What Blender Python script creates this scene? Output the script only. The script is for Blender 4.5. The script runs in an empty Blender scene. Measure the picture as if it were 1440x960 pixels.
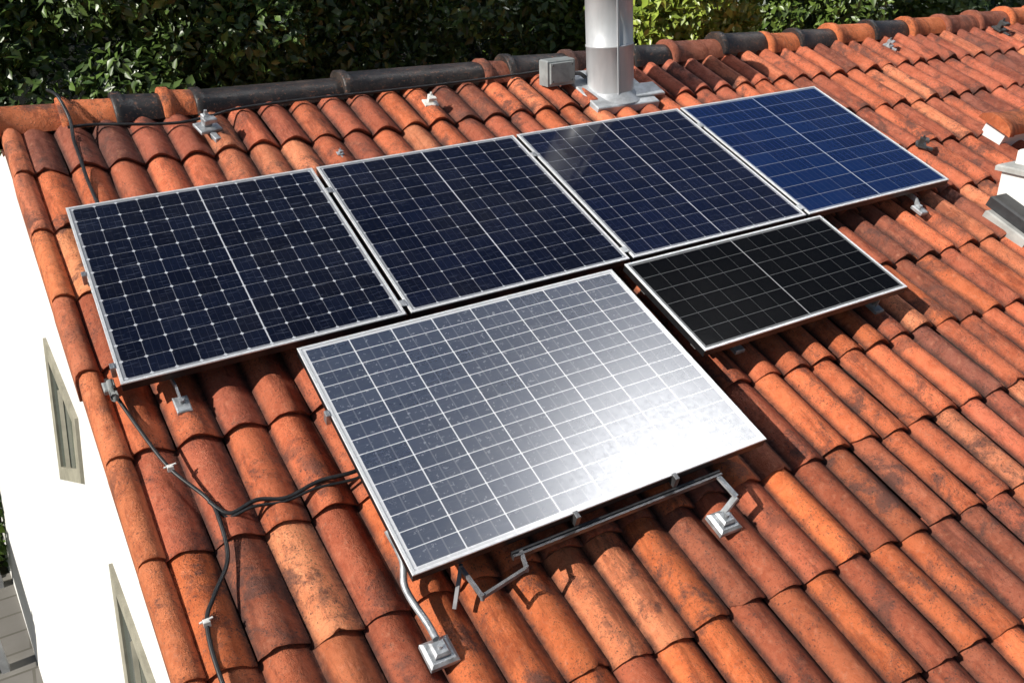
import bpy, math, random
import numpy as np
from mathutils import Vector as V, noise as mn
random.seed(7); rng=np.random.default_rng(7)
sc=bpy.context.scene
# ------------------------------------------------------------------ frames
TR=math.radians(22); TP=math.radians(19)
NR=V((0,-math.sin(TR),math.cos(TR))); UR=V((0,math.cos(TR),math.sin(TR)))
NP=V((0,-math.sin(TP),math.cos(TP))); UP=V((0,math.cos(TP),math.sin(TP)))
OR=-0.125*NP
def rp(u,v,h=0.0):
    a=u+.03*(.75-v); b=v-.035*u
    return V((OR.x+a, OR.y+NR.y*h+UR.y*b, OR.z+NR.z*h+UR.z*b))
def pp(s,t,h=0.0):
    return V((s,0,0))-UP*t+NP*h
# ------------------------------------------------------------------ mesh builder
class MB:
    def __init__(s): s.v=[];s.f=[];s.m=[];s.uv={};s.c=[];s.sm=[];s.col=(1,1,1,1)
    def add(s,vs,fs,mat=0,smooth=False):
        o=len(s.v); s.v+= [tuple(p) for p in vs]; s.c+=[s.col]*len(vs)
        for f in fs: s.f.append([i+o for i in f]); s.m.append(mat); s.sm.append(smooth)
    def hexa(s,c,mat=0):
        s.add(c,[(3,2,1,0),(4,5,6,7),(0,1,5,4),(1,2,6,5),(2,3,7,6),(3,0,4,7)],mat)
    def fbox(s,fn,a0,a1,b0,b1,h0,h1,mat=0,bev=0.0):
        if bev<=0:
            s.hexa([fn(a0,b0,h0),fn(a1,b0,h0),fn(a1,b1,h0),fn(a0,b1,h0),fn(a0,b0,h1),fn(a1,b0,h1),fn(a1,b1,h1),fn(a0,b1,h1)],mat); return
        L=[(0,h0),(0,h1-bev),(bev,h1)]
        vs=[]
        for d,h in L: vs+=[fn(a0+d,b0+d,h),fn(a1-d,b0+d,h),fn(a1-d,b1-d,h),fn(a0+d,b1-d,h)]
        fs=[(3,2,1,0),(8,9,10,11)]
        for k in (0,4):
            for i in range(4): fs.append((k+i,k+(i+1)%4,k+4+(i+1)%4,k+4+i))
        s.add(vs,fs,mat)
    def beam(s,p,q,w,h,up=V((0,0,1)),mat=0):
        p=V(p);q=V(q);d=(q-p).normalized(); x=d.cross(up)
        if x.length<1e-4: x=d.cross(V((1,0,0)))
        x.normalize(); z=x.cross(d)
        c=[]
        for e in (-1,1):
            for pt,sx in ((p,-1),(p,1),(q,1),(q,-1)): c.append(pt+x*(sx*w/2)+z*(e*h/2))
        s.hexa(c,mat)
    def tube(s,pts,r,seg=8,mat=0,cap=True,sm=True):
        pts=[V(p) for p in pts]; n=len(pts); rr=r if isinstance(r,(list,tuple)) else [r]*n
        vs=[];x=None
        for i,p in enumerate(pts):
            d=(pts[min(i+1,n-1)]-pts[max(i-1,0)]).normalized()
            if x is None: x=d.orthogonal().normalized()
            else: x=(x-d*x.dot(d)).normalized()
            y=d.cross(x)
            for k in range(seg):
                a=2*math.pi*k/seg; vs.append(p+(x*math.cos(a)+y*math.sin(a))*rr[i])
        fs=[]
        for i in range(n-1):
            for k in range(seg): fs.append((i*seg+k,i*seg+(k+1)%seg,(i+1)*seg+(k+1)%seg,(i+1)*seg+k))
        s.add(vs,fs,mat,sm)
        if cap:
            s.add(vs[:seg],[tuple(range(seg))[::-1]],mat); s.add(vs[-seg:],[tuple(range(seg))],mat)
    def done(s,name,mats,parent=None,uv=None):
        me=bpy.data.meshes.new(name); me.from_pydata(s.v,[],s.f)
        for m in mats: me.materials.append(m)
        me.polygons.foreach_set('material_index',s.m); me.polygons.foreach_set('use_smooth',s.sm)
        at=me.color_attributes.new('col','FLOAT_COLOR','POINT')
        at.data.foreach_set('color',np.array(s.c,dtype=np.float32).ravel())
        me.update(); ob=bpy.data.objects.new(name,me); sc.collection.objects.link(ob)
        if parent: ob.parent=parent
        return ob
def empty(name,loc=(0,0,0)):
    e=bpy.data.objects.new(name,None); sc.collection.objects.link(e); e.empty_display_size=.2
    return e
def smooth_path(pts,k=6):
    pts=[V(p) for p in pts]; out=[]
    for i in range(len(pts)-1):
        p0=pts[max(i-1,0)];p1=pts[i];p2=pts[i+1];p3=pts[min(i+2,len(pts)-1)]
        for j in range(k):
            t=j/k
            out.append(.5*((2*p1)+(p2-p0)*t+(2*p0-5*p1+4*p2-p3)*t*t+(3*p1-p0-3*p2+p3)*t**3))
    out.append(pts[-1]); return out
# ------------------------------------------------------------------ materials
class NT:
    def __init__(s,name):
        s.mat=bpy.data.materials.new(name); s.mat.use_nodes=True; s.t=s.mat.node_tree; s.t.nodes.clear()
        s.o=s.n('ShaderNodeOutputMaterial'); s.b=s.n('ShaderNodeBsdfPrincipled'); s.l(s.b.outputs[0],s.o.inputs[0])
    def n(s,t,**k):
        x=s.t.nodes.new(t)
        for a,b in k.items(): setattr(x,a,b)
        return x
    def l(s,a,b): s.t.links.new(a,b)
    def set(s,node,key,val):
        i=node.inputs[key]
        if isinstance(val,bpy.types.NodeSocket): s.l(val,i)
        else: i.default_value=val
    def M(s,op,a,b=None,c=None,clamp=False):
        x=s.n('ShaderNodeMath',operation=op,use_clamp=clamp); s.set(x,0,a)
        if b is not None: s.set(x,1,b)
        if c is not None: s.set(x,2,c)
        return x.outputs[0]
    def mix(s,f,a,b,mode='MIX'):
        x=s.n('ShaderNodeMix',data_type='RGBA',blend_type=mode)
        s.set(x,0,f); s.set(x,6,a if not isinstance(a,tuple) else (*a,1)[:4]); s.set(x,7,b if not isinstance(b,tuple) else (*b,1)[:4])
        return x.outputs[2]
    def noise(s,scale,detail=4,rough=.6,vec=None,dist=0):
        x=s.n('ShaderNodeTexNoise'); x.inputs['Scale'].default_value=scale; x.inputs['Detail'].default_value=detail
        x.inputs['Roughness'].default_value=rough; x.inputs['Distortion'].default_value=dist
        if vec is None: vec=s.obj()
        s.l(vec,x.inputs['Vector']); return x.outputs[0]
    def obj(s):
        if not hasattr(s,'_tc'): s._tc=s.n('ShaderNodeTexCoord')
        return s._tc.outputs['Object']
    def scaled(s,sx,sy,sz,rot=(0,0,0)):
        m=s.n('ShaderNodeMapping'); m.inputs['Scale'].default_value=(sx,sy,sz); m.inputs['Rotation'].default_value=rot; s.l(s.obj(),m.inputs[0]); return m.outputs[0]
    def ramp(s,f,a,b,lo=0,hi=1):
        x=s.n('ShaderNodeMapRange'); x.interpolation_type='SMOOTHSTEP'
        s.set(x,0,f);x.inputs[1].default_value=a;x.inputs[2].default_value=b;x.inputs[3].default_value=lo;x.inputs[4].default_value=hi
        return x.outputs[0]
    def bump(s,h,strength,dist):
        x=s.n('ShaderNodeBump'); x.inputs['Strength'].default_value=strength; x.inputs['Distance'].default_value=dist
        s.l(h,x.inputs['Height']); s.l(x.outputs[0],s.b.inputs['Normal'])
    def P(s,**k):
        for a,b in k.items():
            a=a.replace('_',' '); s.set(s.b,a,(*b,1) if isinstance(b,tuple) and len(b)==3 else b)
def simple(name,col,rough=.5,metal=0,var=.25,scale=20,bs=.15,bd=.003):
    m=NT(name); f=m.noise(scale,5,.65)
    c=m.mix(m.ramp(f,.3,.7),tuple(x*(1-var) for x in col),tuple(min(1,x*(1+var)) for x in col))
    m.P(Base_Color=c,Roughness=rough,Metallic=metal); m.bump(m.noise(scale*4,4,.6),bs,bd); return m.mat
def terracotta(name):
    m=NT(name); a=m.n('ShaderNodeAttribute',attribute_name='col')
    base=a.outputs['Color']; hgt=a.outputs['Alpha']
    n1=m.noise(4.2,8,.74,dist=.3); n2=m.noise(15,6,.72,dist=.6); n3=m.noise(120,4,.75); n4=m.noise(30,6,.78); n5=m.noise(1.3,5,.6)
    st=m.noise(13,6,.74,vec=m.scaled(1,.17,.17))
    c=m.mix(m.ramp(n2,.38,.70,0,.60),base,m.mix(1.0,base,(.62,.46,.42),'MULTIPLY'))
    c=m.mix(m.ramp(st,.49,.64,0,.66),c,m.mix(1.0,base,(.32,.25,.25),'MULTIPLY'))   # run-off grime
    c=m.mix(m.ramp(n4,.52,.70,0,.40),c,(.82,.36,.21))              # pale bloom
    c=m.mix(m.M('MULTIPLY',m.ramp(n1,.51,.62,0,.85),m.ramp(n5,.34,.56,.25,1)),c,(.125,.055,.042))            # lichen / soot patches
    c=m.mix(m.M('MULTIPLY',m.ramp(n3,.54,.64,0,1),m.ramp(n1,.38,.56,.14,.9)),c,(.045,.032,.028))
    valley_dark=m.M('MULTIPLY',m.ramp(hgt,.0,.52,.94,0),m.ramp(n2,.22,.6,.6,1))  # darker towards the low part of the tile profile, broken up by noise
    c=m.mix(valley_dark,c,(.050,.026,.022))
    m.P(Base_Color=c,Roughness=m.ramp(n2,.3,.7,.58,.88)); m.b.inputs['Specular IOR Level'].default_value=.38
    h=m.M('ADD',m.M('ADD',m.M('MULTIPLY',n2,1.0),m.M('MULTIPLY',n4,.7)),m.M('MULTIPLY',n3,.5)); m.bump(h,.85,.009)
    return m.mat
TC=terracotta('terracotta')
def bitumen():
    m=NT('bituminous_ridge'); n1=m.noise(7,6,.7);n3=m.noise(60,4,.7)
    c=m.mix(m.ramp(n1,.45,.7),(.026,.024,.024),(.085,.065,.055)); c=m.mix(m.ramp(n3,.55,.68,0,.85),c,(.26,.12,.07))
    m.P(Base_Color=c,Roughness=.42); m.bump(n3,.6,.006); return m.mat
BIT=bitumen()
ALU=simple('aluminium',(.50,.51,.52),.4,.8,.2,30)
ALUW=simple('anodised_frame_lip',(.76,.77,.78),.42,.30,.10,40,.05)
DARKFR=simple('frame_side',(.024,.025,.028),.4,.5,.3,30)
GALV=simple('galvanised_steel',(.40,.42,.44),.5,.5,.35,25,.2)
STEEL=simple('dark_steel',(.12,.12,.125),.42,.7,.3,25)
BLK=simple('black_rubber',(.02,.02,.021),.45,0,.4,30)
WHT=simple('white_plastic',(.75,.74,.70),.5,0,.15,30)
GREYBOX=simple('grey_plastic',(.30,.32,.32),.5,0,.2,12)
def plaster():
    m=NT('white_render'); n1=m.noise(1.1,5,.6);n2=m.noise(70,4,.7)
    c=m.mix(m.ramp(n1,.35,.7),(.78,.77,.74),(.86,.86,.84)); m.P(Base_Color=c,Roughness=.9); m.bump(n2,.35,.004); return m.mat
PLA=plaster()
WFR=simple('window_frame_paint',(.34,.32,.25),.5,0,.2,10)
m=NT('window_glass'); m.P(Base_Color=(.10,.115,.10),Roughness=.12); WGL=m.mat
# ---- photovoltaic glass
def pv(name,W,H,cols,rows,lwx,lwy,diam,cell,cell2,line,cg=0.004,nb=0,bbf=.25,marg=.012,rough=.08,ior=1.5,dust=.05,glint=.0,lf=1.0,edge=.5,spec=.5):
    m=NT(name); tc=m.n('ShaderNodeUVMap'); sp=m.n('ShaderNodeSeparateXYZ'); m.l(tc.outputs[0],sp.inputs[0])
    X=m.M('MULTIPLY',sp.outputs[0],W); Y=m.M('MULTIPLY',sp.outputs[1],H)
    cw=(W-2*marg)/cols; ch=(H-2*marg)/rows
    gx=m.M('DIVIDE',m.M('SUBTRACT',X,marg),cw); gy=m.M('DIVIDE',m.M('SUBTRACT',Y,marg),ch)
    def dist(g,c): return m.M('MULTIPLY',m.M('SUBTRACT',.5,m.M('ABSOLUTE',m.M('SUBTRACT',m.M('FRACT',g),.5))),c)
    dx=dist(gx,cw); dy=dist(gy,ch)
    tot=m.M('MULTIPLY',m.M('MAXIMUM',m.M('LESS_THAN',dx,lwx),m.M('LESS_THAN',dy,lwy)),lf)
    if diam>0: tot=m.M('MAXIMUM',tot,m.M('LESS_THAN',m.M('ADD',dx,dy),diam))
    if cg>0: tot=m.M('MAXIMUM',tot,m.M('LESS_THAN',m.M('ABSOLUTE',m.M('SUBTRACT',X,W/2)),cg))
    ex=m.M('SUBTRACT',W/2-marg,m.M('ABSOLUTE',m.M('SUBTRACT',X,W/2))); ey=m.M('SUBTRACT',H/2-marg,m.M('ABSOLUTE',m.M('SUBTRACT',Y,H/2)))
    tot=m.M('MAXIMUM',tot,m.M('MULTIPLY',m.M('LESS_THAN',m.M('MINIMUM',ex,ey),0.0),edge))
    cb=m.n('ShaderNodeCombineXYZ'); m.l(m.M('FLOOR',gx),cb.inputs[0]); m.l(m.M('FLOOR',gy),cb.inputs[1])
    wn=m.n('ShaderNodeTexWhiteNoise',noise_dimensions='2D'); m.l(cb.outputs[0],wn.inputs[0])
    c=m.mix(wn.outputs[0],cell,cell2)
    if nb:
        bb=m.M('LESS_THAN',m.M('SUBTRACT',.5,m.M('ABSOLUTE',m.M('SUBTRACT',m.M('FRACT',m.M('MULTIPLY',gx,float(nb))),.5))),.06*nb/4)
        c=m.mix(m.M('MULTIPLY',bb,bbf),c,line)
    if glint>0:
        cv=m.n('ShaderNodeCombineXYZ'); m.l(m.M('MULTIPLY',X,9),cv.inputs[0]); m.l(m.M('MULTIPLY',Y,95),cv.inputs[1])
        c=m.mix(m.ramp(m.noise(1.0,3,.6,vec=cv.outputs[0]),.56,.70,0,glint),c,(.10,.115,.16))  # short glints painted into the cell colour
    dn=m.noise(2.3,6,.7); dn2=m.noise(45,4,.7)
    c=m.mix(tot,c,line)
    c=m.mix(m.M('MULTIPLY',m.ramp(dn,.35,.75,0,1),m.ramp(dn2,.35,.7,dust*.4,dust)),c,(.42,.40,.36))
    m.P(Base_Color=c,Roughness=m.ramp(dn2,.3,.7,rough,rough*1.3),IOR=ior); m.b.inputs['Specular IOR Level'].default_value=spec
    return m.mat
# ------------------------------------------------------------------ roof tiles
house=empty('tiled_roof_house')
TW=.172; CL=.455; V0=.86
def lerp(a,b,t): return tuple(a[i]+(b[i]-a[i])*t for i in range(3))
def tile_col(u,v):
    a=mn.noise(V((u*.55,v*.9,3.1))); b=mn.noise(V((u*2.2,v*2.2,9.7)))
    w=max(0,min(1,.35+.10*(u-1)-.18*(-v-1.2)*.6+a*.9))
    c=lerp((.82,.215,.070),(.64,.175,.092),w)
    r=random.random()
    if r<.16: c=lerp(c,(.24,.085,.060),random.uniform(.4,.95))
    elif r<.32: c=lerp(c,(.88,.33,.16),random.uniform(.3,.8))
    elif r<.52: c=lerp(c,(.42,.115,.065),.75)
    k=.82+.34*random.random()+.18*b
    return tuple(min(.92,x*k) for x in c)
def prof(x):
    x=x**.86
    return (0.5-0.5*math.cos(2*math.pi*x))**.60
def roof_slope(name,u0,ncol,v_top,nrow,fn,H=.055,NX=14,NV=6):
    b=MB()
    for r in range(nrow):
        vlow=v_top-(r+1)*CL; cj=random.uniform(-.006,.006)
        for c in range(ncol):
            uu=u0+c*TW; col=tile_col(uu,vlow)
            dz=random.gauss(0,.003); dv=cj+random.gauss(0,.007); sk=random.gauss(0,.006); tl=random.gauss(0,.005)
            chip=random.random()<.15; cx=random.random(); hs=random.uniform(.94,1.06)
            vs=[];al=[]
            for j in range(NV+1):
                s=[0,.02,.06,.25,.5,.8,1.10][j]
                for i in range(NX+1):
                    x=i/NX; z=prof(x)
                    up=.028*(1-s)-(.008 if j==0 else .002 if j==1 else 0)
                    jig=(.0045*mn.noise(V((uu*40+x*6,vlow*7,0)))+(.016*max(0,1-abs(x-cx)*7) if chip else 0)) if j<2 else 0
                    wob=.0025*mn.noise(V((uu*9+x*2,vlow*5+s*3,5)))
                    vs.append(fn(uu+x*TW+sk*(s-.5), vlow+dv+s*CL+jig, z*H*hs*(1-.06*s)+up+dz+tl*(x-.5)+wob))
                    al.append(z)
            o=len(b.v)
            fs=[(j*(NX+1)+i,j*(NX+1)+i+1,(j+1)*(NX+1)+i+1,(j+1)*(NX+1)+i) for j in range(NV) for i in range(NX)]
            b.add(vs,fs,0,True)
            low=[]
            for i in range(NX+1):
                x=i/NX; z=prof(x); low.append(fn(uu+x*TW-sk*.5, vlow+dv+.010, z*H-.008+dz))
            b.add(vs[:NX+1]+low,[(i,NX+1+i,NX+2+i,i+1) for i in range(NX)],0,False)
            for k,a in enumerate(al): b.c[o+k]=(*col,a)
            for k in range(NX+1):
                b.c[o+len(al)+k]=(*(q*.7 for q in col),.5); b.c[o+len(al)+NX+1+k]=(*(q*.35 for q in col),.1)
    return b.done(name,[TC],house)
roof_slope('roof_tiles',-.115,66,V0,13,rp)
def rb(u,v,h):   # v negative = down the rear slope
    a=rp(u,V0+.02,0); return V((a.x, a.y-v*math.cos(TR)+h*math.sin(TR), a.z+v*math.sin(TR)+h*math.cos(TR)))
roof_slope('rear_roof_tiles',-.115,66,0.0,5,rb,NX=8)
b=MB()
b.hexa([rp(-.15,V0+.02,-.10),rp(-.15,-5.0,-.10),rp(11.3,-5.0,-.10),rp(11.3,V0+.02,-.10),rp(-.15,V0+.02,-.03),rp(-.15,-5.0,-.03),rp(11.3,-5.0,-.03),rp(11.3,V0+.02,-.03)])
b.hexa([rb(-.15,-2.3,-.10),rb(-.15,0,-.10),rb(11.3,0,-.10),rb(11.3,-2.3,-.10),rb(-.15,-2.3,-.03),rb(-.15,0,-.03),rb(11.3,0,-.03),rb(11.3,-2.3,-.03)])
b.done('roof_deck',[simple('dark_batten',(.05,.035,.03),.9)],house)
sec=[(-.095,.005),(-.105,.035),(-.125,.056),(-.15,.062),(-.172,.054),(-.187,.032),(-.193,.0),(-.196,-.10),(-.180,-.10)]
def verge(fn,vtop,nrow,name):
    b=MB()
    for r in range(nrow):
        vl=vtop-(r+1)*CL; k=random.uniform(.85,1.12); col=lerp((.84,.26,.10),(.70,.22,.11),random.random()); col=tuple(q*k for q in col)
        du=random.gauss(0,.004); b.col=(*col,.8); vs=[]
        for j,(s,e) in enumerate([(0,.016),(.015,.022),(.08,.02),(.5,.011),(1.06,.0)]):
            for (su,sh) in sec:
                cx=-.145; g=1+e*1.8
                vs.append(fn(cx+(su-cx)*g+du, vl+s*CL, sh+e if sh>-.05 else sh))
        n=len(sec)
        fs=[(j*n+i,(j+1)*n+i,(j+1)*n+i+1,j*n+i+1) for j in range(4) for i in range(n-1)]
        b.add(vs,fs,0,True)
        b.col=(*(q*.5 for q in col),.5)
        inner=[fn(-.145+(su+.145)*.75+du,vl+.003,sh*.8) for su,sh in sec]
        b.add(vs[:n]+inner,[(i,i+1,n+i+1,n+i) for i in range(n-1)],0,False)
    b.done(name,[TC],house)
verge(rp,V0,13,'verge_tiles'); verge(rb,0,5,'rear_verge_tiles')
# ridge tiles
OG=(.80,.23,.085);BR=(.36,.12,.07);DK=(.10,.05,.04)
segs=[(-.22,.12,OG,0),(.12,.38,OG,0),(.38,.62,None,0),(.62,.79,OG,0),(.79,1.62,None,1),(1.62,2.52,None,1),(2.52,2.70,BR,0),(2.70,3.15,None,0),(3.15,3.64,DK,0),(3.64,3.96,None,0),(3.96,4.4,BR,0),(4.4,4.82,None,0),(4.82,5.12,OG,0),(5.12,5.5,None,0),(5.5,5.9,OG,0),(5.9,6.3,None,0),(6.3,6.7,OG,0)]
u=6.7
while u<11.2: segs.append((u,u+.4,random.choice([OG,OG,BR]),0)); u+=.4
b=MB()
for (u0,u1,col,flat) in segs:
    mat=0 if col else 1; c=col or (.1,.1,.1); k=random.uniform(.85,1.1); b.col=(*(q*k for q in c),.8)
    dv=random.gauss(0,.006); dh=random.gauss(0,.006); L=u1-u0; yaw=random.gauss(0,.012)
    R0=.118 if not flat else .125; seg=14
    rings=[(u0-.015,R0+.010),(u0-.008,R0+.016),(u0+.035,R0+.015),(u0+.047,R0),(u0+L*.5,R0-.004),(u1+.02,R0-.010)]
    vs=[]
    for (uu,R) in rings:
        for i in range(seg+1):
            a=math.pi*i/seg
            y=math.cos(a); z=math.sin(a)
            if flat: y=math.copysign(abs(y)**.7,y); z=z**.75*.85
            p=rp(uu,V0+.02+dv,0); sl=(uu-u0)/L*.004
            vs.append(V((p.x,p.y-y*R*1.02+yaw*(uu-u0),p.z-.002+dh+z*R*1.04-sl)))
    n=seg+1
    b.add(vs,[(j*n+i,(j+1)*n+i,(j+1)*n+i+1,j*n+i+1) for j in range(len(rings)-1) for i in range(seg)],mat,True)
    b.add(vs[:n],[tuple(range(n))],mat)
b.done('ridge_tiles',[TC,BIT],house)
b=MB(); b.beam(rp(-.17,V0+.02,-.02),rp(11.2,V0+.02,-.02),.16,.12); b.done('ridge_mortar',[simple('mortar',(.25,.20,.17),.9)],house)
# gable wall (slightly battered) + other walls
pb=V((-.98,2.37,-3.54)); p1=rp(-.17,.75,-.08); p2=rp(-.17,-2.2,-.08); wn=(p2-p1).cross(pb-p1).normalized()
if wn.x>0: wn=-wn
def onwall(y,z):
    x=p1.x-(wn.y*(y-p1.y)+wn.z*(z-p1.z))/wn.x
    return V((x,y,z))
b=MB(); q1=rp(-.17,V0,-.08);q2=rp(-.17,-4.95,-.08);q3=rb(-.17,-2.2,-.08)
top=[onwall(q2.y,q2.z),onwall(q1.y,q1.z),onwall(q3.y,q3.z)]
bot=[onwall(q3.y,-3.6),onwall(q2.y,-3.6)]
poly=top+bot; back=[p+V((.25,0,0)) for p in poly]
b.add(poly+back,[(0,1,2,3,4),(9,8,7,6,5)]+[(i,5+i,5+(i+1)%5,(i+1)%5) for i in range(5)],0)
b.done('gable_wall',[PLA],house)
b=MB(); X1=11.2
b.hexa([V((bot[1].x+.25,q2.y+.25,-3.6)),V((X1,q2.y+.25,-3.6)),V((X1,q3.y-.2,-3.6)),V((bot[0].x+.25,q3.y-.2,-3.6)),V((.1,q2.y+.25,q2.z-.35)),V((X1,q2.y+.25,q2.z-.35)),V((X1,q3.y-.2,q2.z-.35)),V((.1,q3.y-.2,q2.z-.35))])
b.done('house_walls',[PLA],house)
def gwin(c,name):
    c=[V(p) for p in c]; ctr=sum(c,V())/4; b=MB()
    outer=[onwall(p.y,p.z)+wn*.015 for p in c]; inner=[onwall(*( (ctr+(p-ctr)*.74).yz))+wn*.015 for p in c]
    ob=[p-wn*.05 for p in outer]; ig=[p-wn*.045 for p in inner]
    b.add(outer+inner,[(i,(i+1)%4,4+(i+1)%4,4+i) for i in range(4)],0)
    b.add(outer+ob,[(i,4+i,4+(i+1)%4,(i+1)%4) for i in range(4)],0)
    b.add(inner+ig,[(i,(i+1)%4,4+(i+1)%4,4+i) for i in range(4)],0)
    b.add([p+wn*.034 for p in ig],[(0,1,2,3)],1)
    b.beam((ig[0]+ig[1])/2+wn*.04,(ig[2]+ig[3])/2+wn*.04,.02,.02,mat=0)
    b.done(name,[WFR,WGL],house)
gwin([(0,.07,-.62),(0,-.60,-.74),(0,-.66,-1.02),(0,-.14,-1.27)],'gable_window')
gwin([(0,-1.12,-1.14),(0,-1.75,-1.27),(0,-1.9,-1.62),(0,-1.38,-1.72)],'gable_window.001')
# ------------------------------------------------------------------ solar panels
def panel(s0,s1,t0,t1,mat,dh=0.0,slope=0.0):
    fn=lambda s,t,h: pp(s,t,h+dh+slope*(t-t0))
    b=MB(); L=.012; T=.040
    b.add([fn(s0+L,t1-L,-.0025),fn(s1-L,t1-L,-.0025),fn(s1-L,t0+L,-.0025),fn(s0+L,t0+L,-.0025)],[(0,1,2,3)],0)
    b.add([fn(s0+L,t1-L,-.009),fn(s1-L,t1-L,-.009),fn(s1-L,t0+L,-.009),fn(s0+L,t0+L,-.009)],[(3,2,1,0)],2)
    O=[(s0,t0),(s1,t0),(s1,t1),(s0,t1)]; I=[(s0+L,t0+L),(s1-L,t0+L),(s1-L,t1-L),(s0+L,t1-L)]; e=.0015
    O2=[(s0+e,t0+e),(s1-e,t0+e),(s1-e,t1-e),(s0+e,t1-e)]
    R=[[fn(*p,0) for p in O2],[fn(*p,0) for p in I],[fn(*p,-.004) for p in I],[fn(*p,-e) for p in O],[fn(*p,-.006) for p in O],[fn(*p,-.006) for p in O2],[fn(*p,-T) for p in O2],[fn(*p,-T) for p in I]]
    def ring(A,B,mi): b.add(A+B,[(i,(i+1)%4,4+(i+1)%4,4+i) for i in range(4)],mi)
    ring(R[1],R[0],1); ring(R[2],R[1],1); ring(R[0],R[3],1); ring(R[3],R[4],1); ring(R[4],R[5],1); ring(R[5],R[6],2); ring(R[6],R[7],2); ring(R[7],[fn(*p,-.010) for p in I],2)
    ob=b.done('solar_panel',[mat,ALUW,DARKFR])
    uvl=ob.data.uv_layers.new(name='UVMap')
    for i,c in enumerate([(0,0),(1,0),(1,1),(0,1)]): uvl.data[i].uv=c
    return ob
PW=1.1485; PITCH=1.1712; PH=1.184
LN=(.52,.54,.58)
mA=pv('pv_cells_mono_a',PW-.024,PH-.024,12,12,.0010,.0010,.0085,(.0030,.0042,.012),(.005,.008,.022),LN,cg=.003,nb=3,bbf=.02,glint=.28,lf=.40,spec=.4,dust=.025)
mB=pv('pv_cells_mono_b',PW-.024,PH-.024,10,12,.0012,.0010,.0065,(.0030,.0045,.014),(.005,.008,.025),LN,cg=.003,nb=3,bbf=.02,glint=.22,lf=.45,spec=.4,dust=.025)
mC=pv('pv_cells_mono_c',PW-.024,PH-.024,10,12,.0012,.0009,.0048,(.0035,.006,.022),(.006,.010,.034),LN,cg=.003,nb=3,bbf=.02,glint=.14,lf=.50,spec=.4,dust=.025)
mD=pv('pv_cells_mono_sky_blue',PW-.024,PH-.024,6,10,.0006,.0014,.0,(.004,.015,.070),(.006,.022,.095),(.42,.47,.56),cg=.0035,nb=4,bbf=.03,glint=.08,lf=.65,spec=.4,dust=.02)  # sky reflection put into the cell colour as extra blue
panel(0,PW,0,PH,mA); panel(PITCH,PITCH+PW,0,PH,mB); panel(2*PITCH,2*PITCH+PW,0,PH,mC); panel(3*PITCH,3*PITCH+PW,0,PH,mD)
mE=pv('pv_cells_poly_haze_dust',1.53-.024,1.134-.024,8,15,.0026,.0018,.006,(.036,.050,.088),(.052,.068,.112),(.80,.81,.83),cg=.0,nb=3,bbf=.10,rough=.215,ior=2.25,dust=.08,glint=.45,lf=.95,edge=.8)  # sky haze put into the cell colour, plus a little dust
mF=pv('pv_cells_black',1.297-.024,.638-.024,12,6,.0006,.0011,.0,(.0022,.0022,.0026),(.004,.004,.0045),(.34,.35,.36),cg=.003,nb=0,rough=.09,ior=1.45,dust=.008,lf=.5,spec=.18)
panel(.655,2.185,1.224,2.358,mE); panel(2.268,3.565,1.212,1.850,mF)
# ------------------------------------------------------------------ mounting hardware
def rail(s0,s1,t,h=-.06,name='mounting_rail',mat=None,w=.018):
    b=MB(); f=lambda s,tt,hh: pp(s,tt,hh)
    b.fbox(f,s0,s1,t-w,t-w*.25,h-w,h+w,0); b.fbox(f,s0,s1,t+w*.25,t+w,h-w,h+w,0); b.fbox(f,s0+.001,s1-.001,t-w*.25,t+w*.25,h-w,h+w*.4,0)
    return b.done(name,[mat or ALU])
rail(.02,4.64,.22);rail(.02,4.64,1.10); rail(.68,2.16,1.42); rail(2.3,3.54,1.35);rail(2.3,3.54,1.75)
rail(1.02,1.95,2.385,-.075,mat=STEEL,w=.012)
def hook(u,v,s,t,hh=-.08):
    b=MB(); a=rp(u,v,.085); r=pp(s,t,hh)
    b.fbox(rp,u-.028,u+.028,v-.045,v+.035,.070,.090,0,.004)
    mid=a.lerp(r,.45)+NR*.02
    b.beam(a,mid,.030,.008,V((1,0,0))); b.beam(mid,r,.030,.008,V((1,0,0)))
    b.tube([a,a+NR*.024],.010,6)
    return b.done('mounting_bracket',[GALV])
hook(.13,-1.25,.18,1.13); hook(4.33,-1.10,4.40,1.13); hook(3.38,-1.68,3.45,1.80); hook(2.48,-1.68,2.42,1.80)
def foot(b,u,v):
    b.fbox(rp,u-.05,u+.05,v-.05,v+.045,.060,.092,0,.010); b.fbox(rp,u-.028,u+.028,v-.028,v+.03,.092,.112,0,.008)
    b.tube([rp(u,v,.105),rp(u,v,.130)],.009,6)
b=MB(); foot(b,.575,-2.53)
b.tube(smooth_path([pp(.66,2.14,-.04),pp(.675,2.24,-.09),rp(.56,-2.30,.12),rp(.575,-2.44,.11),rp(.575,-2.50,.115)],5),.013,8)
b.done('mounting_bracket',[GALV])
b=MB(); foot(b,1.80,-2.46)
b.beam(pp(1.93,2.39,-.07),rp(1.86,-2.42,.16),.022,.010,V((0,0,1))); b.beam(rp(1.86,-2.42,.16),rp(1.80,-2.44,.10),.026,.010)
b.done('mounting_bracket',[GALV])
b=MB()
L=[pp(1.055,2.385,-.07),pp(1.045,2.445,-.08),pp(.86,2.475,-.09),rp(.755,-2.31,.15),rp(.69,-2.41,.085)]
for i in range(4):
    d=(L[i+1]-L[i]).normalized(); b.beam(L[i]-d*.004,L[i+1]+d*.004,.013,.013)
for q in (L[1],L[2],L[3]): b.tube([q+V((0,0,-.012)),q+V((0,0,.012))],.008,6)
b.done('mounting_bracket',[simple('grey_steel',(.20,.20,.21),.6,.3)])
b=MB()
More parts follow.
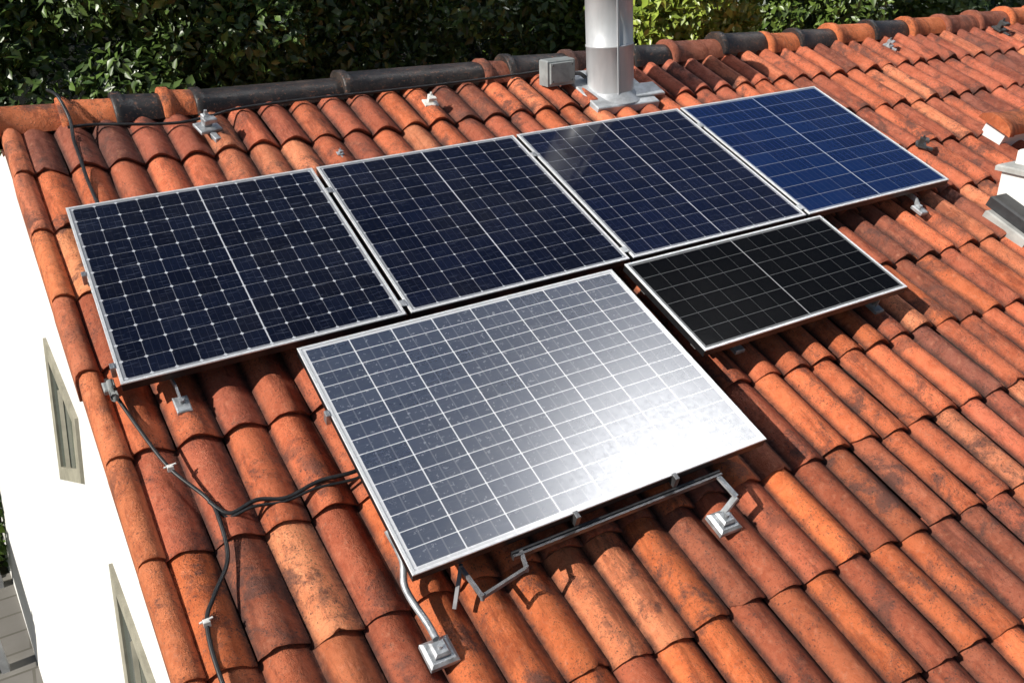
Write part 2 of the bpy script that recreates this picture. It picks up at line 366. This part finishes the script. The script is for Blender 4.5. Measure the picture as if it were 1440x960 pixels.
for k in range(1,4):
    for t in (.22,1.12): b.fbox(pp,k*PITCH-.0113-.014,k*PITCH-.0113+.014,t-.02,t+.02,.001,.006,0,.001)
for (s,t) in [(-.010,.5),(-.010,1.08),(1.72,2.368),(1.28,2.368),(.645,1.6)]:
    b.fbox(pp,s-.009,s+.009,t-.015,t+.015,-.045,.004,1 if t>2 else 0,.001)
b.done('module_clamp',[ALU,STEEL])
def clip(u,v,sc_=1.0,rot=0,mat=None):
    b=MB(); k=sc_
    f=lambda a,c,h: rp(u+(a*math.cos(rot)-c*math.sin(rot))*k, v+(a*math.sin(rot)+c*math.cos(rot))*k, .072+h*k)
    b.fbox(f,-.045,.045,-.03,.045,.0,.012,0,.003); b.fbox(f,-.012,.012,-.08,-.03,-.015,.003,0,.002)
    b.fbox(f,-.016,.016,.0,.03,.012,.06,0,.004); b.fbox(f,-.026,.026,-.03,.0,.042,.06,0,.003)
    b.tube([f(0,.015,.058),f(0,.015,.078)],.007*k,6)
    return b.done('roof_hook',[mat or GALV])
clip(.77,.57,1.3,.2); clip(2.03,.56,.9,-.1,WHT); clip(1.34,.20,.4,0,GALV); clip(5.85,.62,.8,.3); clip(7.2,.67,1.2,0,simple('dark_metal',(.08,.08,.08),.5,.5)); clip(4.95,-.55,.9,.8,simple('dark_metal2',(.10,.10,.10),.5,.5)); clip(-.03,-.49,.45,0,WHT)
# ------------------------------------------------------------------ cables
def cable(pts,r=.0075,name='power_cable',ties=()):
    b=MB(); P=smooth_path(pts,7); b.tube(P,r,8,0)
    for p in ties:
        p=V(p); b.fbox(lambda a,c,h:p+V((a,c,h)),-.011,.011,-.010,.010,-.010,.012,1,.003)
        b.beam(p+V((-.022,0,.008)),p+V((.022,.005,.010)),.007,.004,mat=1)
    return b.done(name,[BLK,WHT])
H=.085
cable([pp(-.02,1.15,-.05),rp(-.095,-1.06,.09),rp(-.04,-1.34,H),rp(.01,-1.54,H),rp(.09,-1.70,.075),rp(.10,-1.80,H),rp(.08,-1.96,.08),rp(.0,-2.08,H),rp(-.05,-2.17,H),rp(-.065,-2.36,H),rp(-.05,-2.7,H)],.0075,ties=[rp(.01,-1.54,H+.006),rp(-.05,-2.17,H+.006)])
cable([rp(.09,-1.72,H),rp(.14,-1.79,.08),rp(.24,-1.77,.085),rp(.34,-1.79,.075),rp(.47,-1.77,.09),rp(.62,-1.77,.09),rp(.8,-1.7,.09)],.008)
cable([rp(.10,-1.74,H),rp(.13,-1.80,.075),rp(.22,-1.795,.087),rp(.33,-1.80,.07),rp(.45,-1.79,.08),rp(.62,-1.80,.085),rp(.8,-1.75,.09)],.006)
cable([rp(.09,1.0,.13),rp(.12,.86,.17),rp(.14,.74,.11),rp(.125,.6,.08),rp(.12,.42,.085),rp(.115,.25,.08),rp(.12,.05,.07)],.009)
cable([rp(.12,.70,.09),rp(.25,.715,.08),rp(.38,.68,.085),rp(.52,.66,.08),rp(.66,.64,.085),rp(.80,.66,.09),rp(1.0,.73,.075),rp(1.4,.74,.08),rp(1.9,.745,.075),rp(2.5,.75,.08),rp(3.0,.76,.09)],.008)
b=MB(); b.tube([pp(-.03,1.10,-.05),pp(-.03,1.17,-.075),rp(-.09,-1.07,.09)],[.014,.016,.010],8); b.fbox(rp,-.115,-.07,-1.11,-1.06,.07,.095,0,.006); b.done('cable_connector',[GREYBOX])
# ------------------------------------------------------------------ flue pipe
bx=rp(3.25,.50,.03); axis=V((-.03,.02,1)).normalized()
b=MB(); R=.148
zs=[(-.12,R),(.0,R),(.02,R+.001),(.30,R),(.302,R+.003),(.312,R+.003),(.314,R),(.315,R-.001),(.66,R-.001),(.662,R+.004),(.675,R+.004),(.677,R),(.92,R)]
b.tube([bx+axis*z for z,_ in zs],[r for _,r in zs],48,0)
b.beam(bx+V((-.04,-R,0)),bx+axis*.92+V((-.04,-R,0)),.010,.006,V((0,-1,0)))
b.tube([bx+axis*(-.03),bx+axis*.015,bx+axis*.03],[R+.055,R+.012,R+.003],40,1)
b.fbox(rp,3.02,3.48,.30,.74,.02,.075,1,.006)
b.fbox(rp,3.20,3.56,.36,.50,.075,.090,1,.004)
FL=simple('zinc_flashing',(.48,.50,.52),.5,.3,.25,14)
def galvp():
    m=NT('flue_steel'); n1=m.noise(3,5,.6,vec=m.scaled(3,3,.6)); n2=m.noise(30,5,.65)
    m.P(Base_Color=m.mix(m.ramp(n1,.35,.7),(.52,.54,.56),(.64,.66,.68)),Metallic=.25,Roughness=m.ramp(n2,.3,.7,.38,.55)); m.bump(n1,.15,.01); return m.mat
b.done('flue_pipe',[galvp(),FL])
b=MB()
f=lambda a,c,h: rp(2.92,.62,.07)+V((a,c,h))
b.fbox(f,-.10,.10,-.05,.05,0,.155,0,.008)
g=lambda a,h,c: rp(2.92,.62,.07)+V((a,-c,h))
b.fbox(g,-.085,.085,.015,.14,.05,.062,0,.004)
for a in (-.07,.07):
    for h in (.03,.125): b.tube([g(a,h,.06),g(a,h,.068)],.006,8,1)
b.tube(smooth_path([f(.10,0,.05),f(.16,-.01,.05),f(.2,-.02,.02)],4),.012,8,1); b.tube([f(-.04,0,-.04),f(-.04,0,.01)],.014,8,1)
b.done('junction_box',[GREYBOX,simple('cable_gland',(.12,.12,.12),.5)])
# ------------------------------------------------------------------ chimney at the right edge
CEM=simple('cement',(.42,.42,.40),.8,0,.2,10); LEAD=simple('lead_flashing',(.05,.052,.056),.5,.3,.3,8)
b=MB()
b.fbox(rp,4.74,5.75,-1.54,-1.24,.02,.10,2,.008)
b.fbox(rp,4.78,5.75,-1.49,-1.20,.10,.17,1,.01)
def vb(a,c,h): p=rp(a,c,.1); return V((p.x,p.y,rp(a,-1.4,.17).z+h))
b.fbox(vb,4.90,5.70,-1.44,-1.18,.0,.20,0,.01); b.fbox(vb,4.87,5.73,-1.47,-1.15,.20,.235,2,.01)
b.fbox(vb,4.98,5.6,-1.40,-1.2,.235,.32,0,.01)
b.done('chimney',[PLA,LEAD,CEM])
b=MB(); b.fbox(rp,5.60,6.9,-.66,-.50,.02,.15,0,.01)
b.col=(*OG,.8)
for k in range(3):
    u0=5.56+k*.42; vs=[]
    for uu,R2 in [(u0,.13),(u0+.05,.13),(u0+.055,.118),(u0+.44,.112)]:
        for i in range(13):
            a=math.pi*i/12; vs.append(rp(uu,-.58+math.cos(a)*R2,.145+math.sin(a)*R2*.6))
    b.add(vs,[(j*13+i,j*13+i+1,(j+1)*13+i+1,(j+1)*13+i) for j in range(3) for i in range(12)],1,True); b.add(vs[:13],[tuple(range(13))],1)
b.done('parapet_wall',[PLA,TC])
# ------------------------------------------------------------------ ground + garden
GZ=-3.54
m=NT('garden_ground'); n1=m.noise(.8,6,.6); n2=m.noise(25,5,.7)
m.P(Base_Color=m.mix(m.ramp(n1,.4,.6),m.mix(n2,(.03,.05,.015),(.06,.10,.03)),m.mix(n2,(.10,.08,.05),(.16,.13,.09))),Roughness=.95); m.bump(n2,.8,.03)
b=MB(); b.add([(-150,-150,GZ-.06),(150,-150,GZ-.06),(150,150,GZ-.06),(-150,150,GZ-.06)],[(0,1,2,3)]); b.done('ground',[m.mat])
m=NT('patio_slabs'); br=m.n('ShaderNodeTexBrick'); m.l(m.obj(),br.inputs[0]); br.inputs['Scale'].default_value=1.1; br.inputs['Mortar Size'].default_value=.012; br.inputs['Color1'].default_value=(.26,.25,.23,1);br.inputs['Color2'].default_value=(.20,.19,.18,1);br.inputs['Mortar'].default_value=(.08,.075,.06,1)
m.P(Base_Color=m.mix(m.noise(6,5,.7),br.outputs[0],(.16,.15,.13)),Roughness=.9)
b=MB(); b.fbox(lambda x,y,z:V((x,y,z)),-4.5,.5,-3,2.6,GZ-.05,GZ-.01,0,.005); b.done('patio',[m.mat])
b=MB(); F=lambda x,y,z:V((-1.28+x,1.95+y,GZ-.01+z))
for y in (-.5,.5):
    for x in (-.2,.2): b.fbox(F,x-.025,x+.025,y-.03,y+.03,0,.42 if x>0 else .85,0,.004)
for k in range(4): b.fbox(F,-.19+k*.11,-.10+k*.11,-.6,.6,.42,.445,0,.004)
for k in range(3): b.fbox(F,-.245,-.225,-.6,.6,.52+k*.12,.60+k*.12,0,.004)
b.done('garden_bench',[simple('grey_painted_wood',(.4,.41,.42),.5,0,.2,8)])
# ------------------------------------------------------------------ foliage
def leafmat(name,spec=.6):
    m=NT(name); a=m.n('ShaderNodeAttribute',attribute_name='col'); m.P(Base_Color=a.outputs['Color'],Roughness=.36)
    m.b.inputs['Specular IOR Level'].default_value=spec
    return m.mat
LEAF=leafmat('foliage'); BARK=simple('bark',(.05,.04,.028),.9,0,.3,12,.8,.02)
def leafmesh(name,P,D,size,c0,c1,parent):
    k=len(P)
    nr=D*.4+rng.normal(size=(k,3))*.5+np.array([-.45,-.15,.50]); nr/=np.linalg.norm(nr,axis=1)[:,None]
    t=rng.normal(size=(k,3)); t[:,2]-=.4; t-=nr*(t*nr).sum(1)[:,None]; t/=np.linalg.norm(t,axis=1)[:,None]; s=np.cross(nr,t)
    L=(size*rng.uniform(.5,1.3,size=k))[:,None]; Wd=L*rng.uniform(.20,.30,size=k)[:,None]
    v=np.stack([P-t*L*.5,P+s*Wd-t*L*.08+nr*L*.07,P+t*L*.5-nr*L*.06,P-s*Wd-t*L*.08+nr*L*.07],1).reshape(-1,3)
    me=bpy.data.meshes.new(name); me.vertices.add(4*k); me.vertices.foreach_set('co',v.ravel())
    idx=np.arange(k)[:,None]*4; f=np.concatenate([idx+np.array([0,1,2]),idx+np.array([0,2,3])],1).reshape(-1)
    me.loops.add(6*k); me.loops.foreach_set('vertex_index',f.astype(np.int32)); me.polygons.add(2*k); me.polygons.foreach_set('loop_start',(np.arange(2*k)*3).astype(np.int32))
    me.update(calc_edges=True); me.validate()
    w=rng.random(k)[:,None]**1.2; col=np.array(c0)*(1-w)+np.array(c1)*w; col*=rng.uniform(.7,1.2,size=(k,1))
    c4=np.repeat(np.concatenate([col,np.ones((k,1))],1),4,axis=0).astype(np.float32)
    at=me.color_attributes.new('col','FLOAT_COLOR','POINT'); at.data.foreach_set('color',c4.ravel())
    me.materials.append(LEAF); ob=bpy.data.objects.new(name,me); sc.collection.objects.link(ob)
    if parent: ob.parent=parent
    return ob
def foliage(name,blobs,n,size,c0,c1,parent,front=True):
    P=[];Nn=[]
    tot=sum(r[0]*r[1] for _,r in blobs)
    for c,r in blobs:
        k=int(n*r[0]*r[1]/tot); d=rng.normal(size=(k,3)); d/=np.linalg.norm(d,axis=1)[:,None]
        if front: d[:,1]=np.where(d[:,1]>.25,-d[:,1],d[:,1])
        rad=rng.uniform(.5,1.06,size=k)**.5
        q=np.sin(d[:,0]*9+c[0]*3)*np.sin(d[:,1]*8+c[1])*np.sin(d[:,2]*10+c[2]*5)
        rad*=1+.18*q
        P.append(np.array(c)+d*rad[:,None]*np.array(r)); Nn.append(d)
    return leafmesh(name,np.concatenate(P),np.concatenate(Nn),size,c0,c1,parent)
def tree(x,y,n,size,c0,c1,zc=.0,R=1.7,name='tree'):
    e=empty(name); b=MB(); base=V((x,y,GZ-.06)); y2=y+.6
    b.tube(smooth_path([base,V((x+.1,y2+.05,-2.2)),V((x-.05,y2,-.8)),V((x,y2,zc+.6))],4),[.20-.16*i/12 for i in range(13)],10,0)
    for k in range(7):
        a=k*2.4; z=-1.8+k*.35; q=V((x+math.cos(a)*R*.6,y2+.2+math.sin(a)*R*.15,z+.9)); b.tube([V((x,y2,z)),V((x,y2,z)).lerp(q,.5)+V((0,0,-.1)),q],[.06,.04,.012],6,0)
    b.done('trunk',[BARK],e)
    blobs=[]
    for k in range(36):
        a=random.uniform(0,6.28); rr=R*random.uniform(.1,1.0); z=zc-1.6+3.0*((k+random.random())/36); r=random.uniform(.34,.66)
        blobs.append(((x+math.cos(a)*rr,y-abs(math.sin(a))*rr*.6+.25,z),(r,r,r*.85)))
    foliage('crown',blobs,n,size,c0,c1,e)
G0=(.034,.070,.014);G1=(.13,.21,.045)
xs=[-3.2,-.8,1.5,3.8,6.2,8.8,11.6]
for i,x in enumerate(xs):
    tree(x,5.0+.4*math.sin(i*2.1),21000,.115,G0 if x<4 else (.06,.11,.018),G1 if x<4 else (.20,.29,.055))
e=empty('shrub'); b=MB()
for k in range(5): b.tube([V((6.5,3.7,GZ-.06)),V((6.5+.2*math.cos(k*1.3),3.8+.2*math.sin(k*1.3),-1.5)),V((6.5+.4*math.cos(k*1.3),3.8+.2*math.sin(k*1.3),.0))],[.05,.035,.01],6)
b.done('stems',[BARK],e)
foliage('leaves',[((6.45,3.5,.25),(.6,.45,.6)),((5.95,3.6,.0),(.4,.4,.5)),((7.0,3.6,.05),(.5,.4,.5)),((6.4,3.7,-.8),(.7,.5,.8))],6500,.115,(.19,.28,.03),(.37,.45,.07),e)
e=empty('hedge'); b=MB(); b.tube([V((-1.3,3.4,GZ-.06)),V((-1.3,3.4,-2.9))],[.04,.02],6); b.done('stems',[BARK],e)
foliage('leaves',[((-1.2-.5*k,3.0+.5*(k%2),-3.15),(.45,.5,.5)) for k in range(4)],7000,.09,(.06,.12,.02),(.20,.30,.05),e,front=False)
# dense leafy belt behind the first trees
e=empty('distant_trees')
k=26000; Xr=rng.uniform(-6,19,k); Zr=rng.uniform(-2.4,2.2,k); Yr=6.3+.35*np.sin(Xr*1.9)+.3*np.sin(Zr*2.7+Xr)+rng.uniform(-.25,.25,k)
D=np.stack([np.cos(Xr*1.9)*.3,-np.ones(k)*.8,np.cos(Zr*2.7+Xr)*.4],1)
leafmesh('leaves',np.stack([Xr,Yr,Zr],1),D,.17,(.022,.045,.010),(.08,.13,.03),e)
m=NT('leaf_gap_shade'); n1=m.noise(1.5,8,.75); n2=m.noise(9,6,.8); m.P(Base_Color=m.mix(m.ramp(n2,.4,.7),(.004,.008,.003),(.015,.028,.008)),Roughness=.95); m.bump(n2,1,.3)  # near-black sheet painted as the shade seen through leaf gaps
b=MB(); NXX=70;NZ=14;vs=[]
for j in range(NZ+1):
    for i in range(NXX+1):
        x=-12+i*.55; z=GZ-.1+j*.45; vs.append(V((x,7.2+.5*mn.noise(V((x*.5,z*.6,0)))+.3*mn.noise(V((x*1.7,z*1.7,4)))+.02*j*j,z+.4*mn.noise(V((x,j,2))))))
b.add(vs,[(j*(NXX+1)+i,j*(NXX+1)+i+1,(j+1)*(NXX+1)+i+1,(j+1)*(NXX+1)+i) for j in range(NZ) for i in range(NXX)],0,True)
b.done('shade_backdrop',[m.mat],e)
# ------------------------------------------------------------------ light
sv=V((-1.42,-.06,1.03)).normalized()
el=math.asin(sv.z); az=math.atan2(sv.x,sv.y)
sun=bpy.data.lights.new('sun','SUN'); sun.energy=5.0; sun.angle=math.radians(.5); sun.color=(1,.95,.87)
so=bpy.data.objects.new('sun',sun); so.rotation_euler=sv.to_track_quat('Z','Y').to_euler(); so.location=(-6,0,8); sc.collection.objects.link(so)
w=bpy.data.worlds.new('World'); sc.world=w; w.use_nodes=True; t=w.node_tree; t.nodes.clear()
out=t.nodes.new('ShaderNodeOutputWorld'); bg=t.nodes.new('ShaderNodeBackground'); sky=t.nodes.new('ShaderNodeTexSky'); sky.sky_type='NISHITA'; sky.sun_disc=False
sky.sun_elevation=el; sky.sun_rotation=az; sky.air_density=1.0; sky.dust_density=.6
tc=t.nodes.new('ShaderNodeTexCoord'); nz=t.nodes.new('ShaderNodeTexNoise'); nz.inputs['Scale'].default_value=5; nz.inputs['Detail'].default_value=6
t.links.new(tc.outputs['Generated'],nz.inputs['Vector'])
nrm=t.nodes.new('ShaderNodeVectorMath'); nrm.operation='NORMALIZE'; t.links.new(tc.outputs['Generated'],nrm.inputs[0])
dp=t.nodes.new('ShaderNodeVectorMath'); dp.operation='DOT_PRODUCT'; t.links.new(nrm.outputs[0],dp.inputs[0]); dp.inputs[1].default_value=V((.53,.115,.84)).normalized()
def mr(src,a,b_,lo,hi):
    x=t.nodes.new('ShaderNodeMapRange'); x.interpolation_type='SMOOTHSTEP'; t.links.new(src,x.inputs[0])
    for i,q in enumerate((a,b_,lo,hi)): x.inputs[i+1].default_value=q
    return x.outputs[0]
def mt(op,a,b_):
    x=t.nodes.new('ShaderNodeMath'); x.operation=op
    for i,q in enumerate((a,b_)):
        if isinstance(q,(int,float)): x.inputs[i].default_value=q
        else: t.links.new(q,x.inputs[i])
    return x.outputs[0]
core=mr(dp.outputs['Value'],math.cos(math.radians(9.5)),math.cos(math.radians(2)),0,330)  # bright spot added to the sky, aimed to make the front panel's glare
halo=mr(dp.outputs['Value'],math.cos(math.radians(18)),math.cos(math.radians(5)),0,5)
cl=mt('MULTIPLY',mt('ADD',core,halo),mr(nz.outputs[0],.3,.6,.6,1.1))
mx=t.nodes.new('ShaderNodeMix'); mx.data_type='RGBA'; mx.blend_type='ADD'; mx.inputs[0].default_value=1
cc=t.nodes.new('ShaderNodeCombineColor'); 
for i in range(3): t.links.new(cl,cc.inputs[i])
t.links.new(sky.outputs[0],mx.inputs[6]); t.links.new(cc.outputs[0],mx.inputs[7])
t.links.new(mx.outputs[2],bg.inputs[0]); bg.inputs[1].default_value=.052; t.links.new(bg.outputs[0],out.inputs[0])
# ------------------------------------------------------------------ camera
from mathutils import Matrix
cd=bpy.data.cameras.new('camera'); co=bpy.data.objects.new('camera',cd); sc.collection.objects.link(co)
Rr=V((.8698,-.4924,-.0306)).normalized(); F=V((.4304,.7877,-.4408)); F=(F-F.dot(Rr)*Rr).normalized(); Uu=Rr.cross(F)
M=Matrix((Rr,Uu,-F)).transposed().to_4x4(); M.translation=V((-.1175,-4.3640,1.1616)); co.matrix_world=M
cd.sensor_width=36; cd.lens=31.225; cd.clip_end=600; cd.clip_start=.05; sc.camera=co
sc.view_settings.view_transform='Standard'; sc.view_settings.look='None'; sc.view_settings.exposure=0
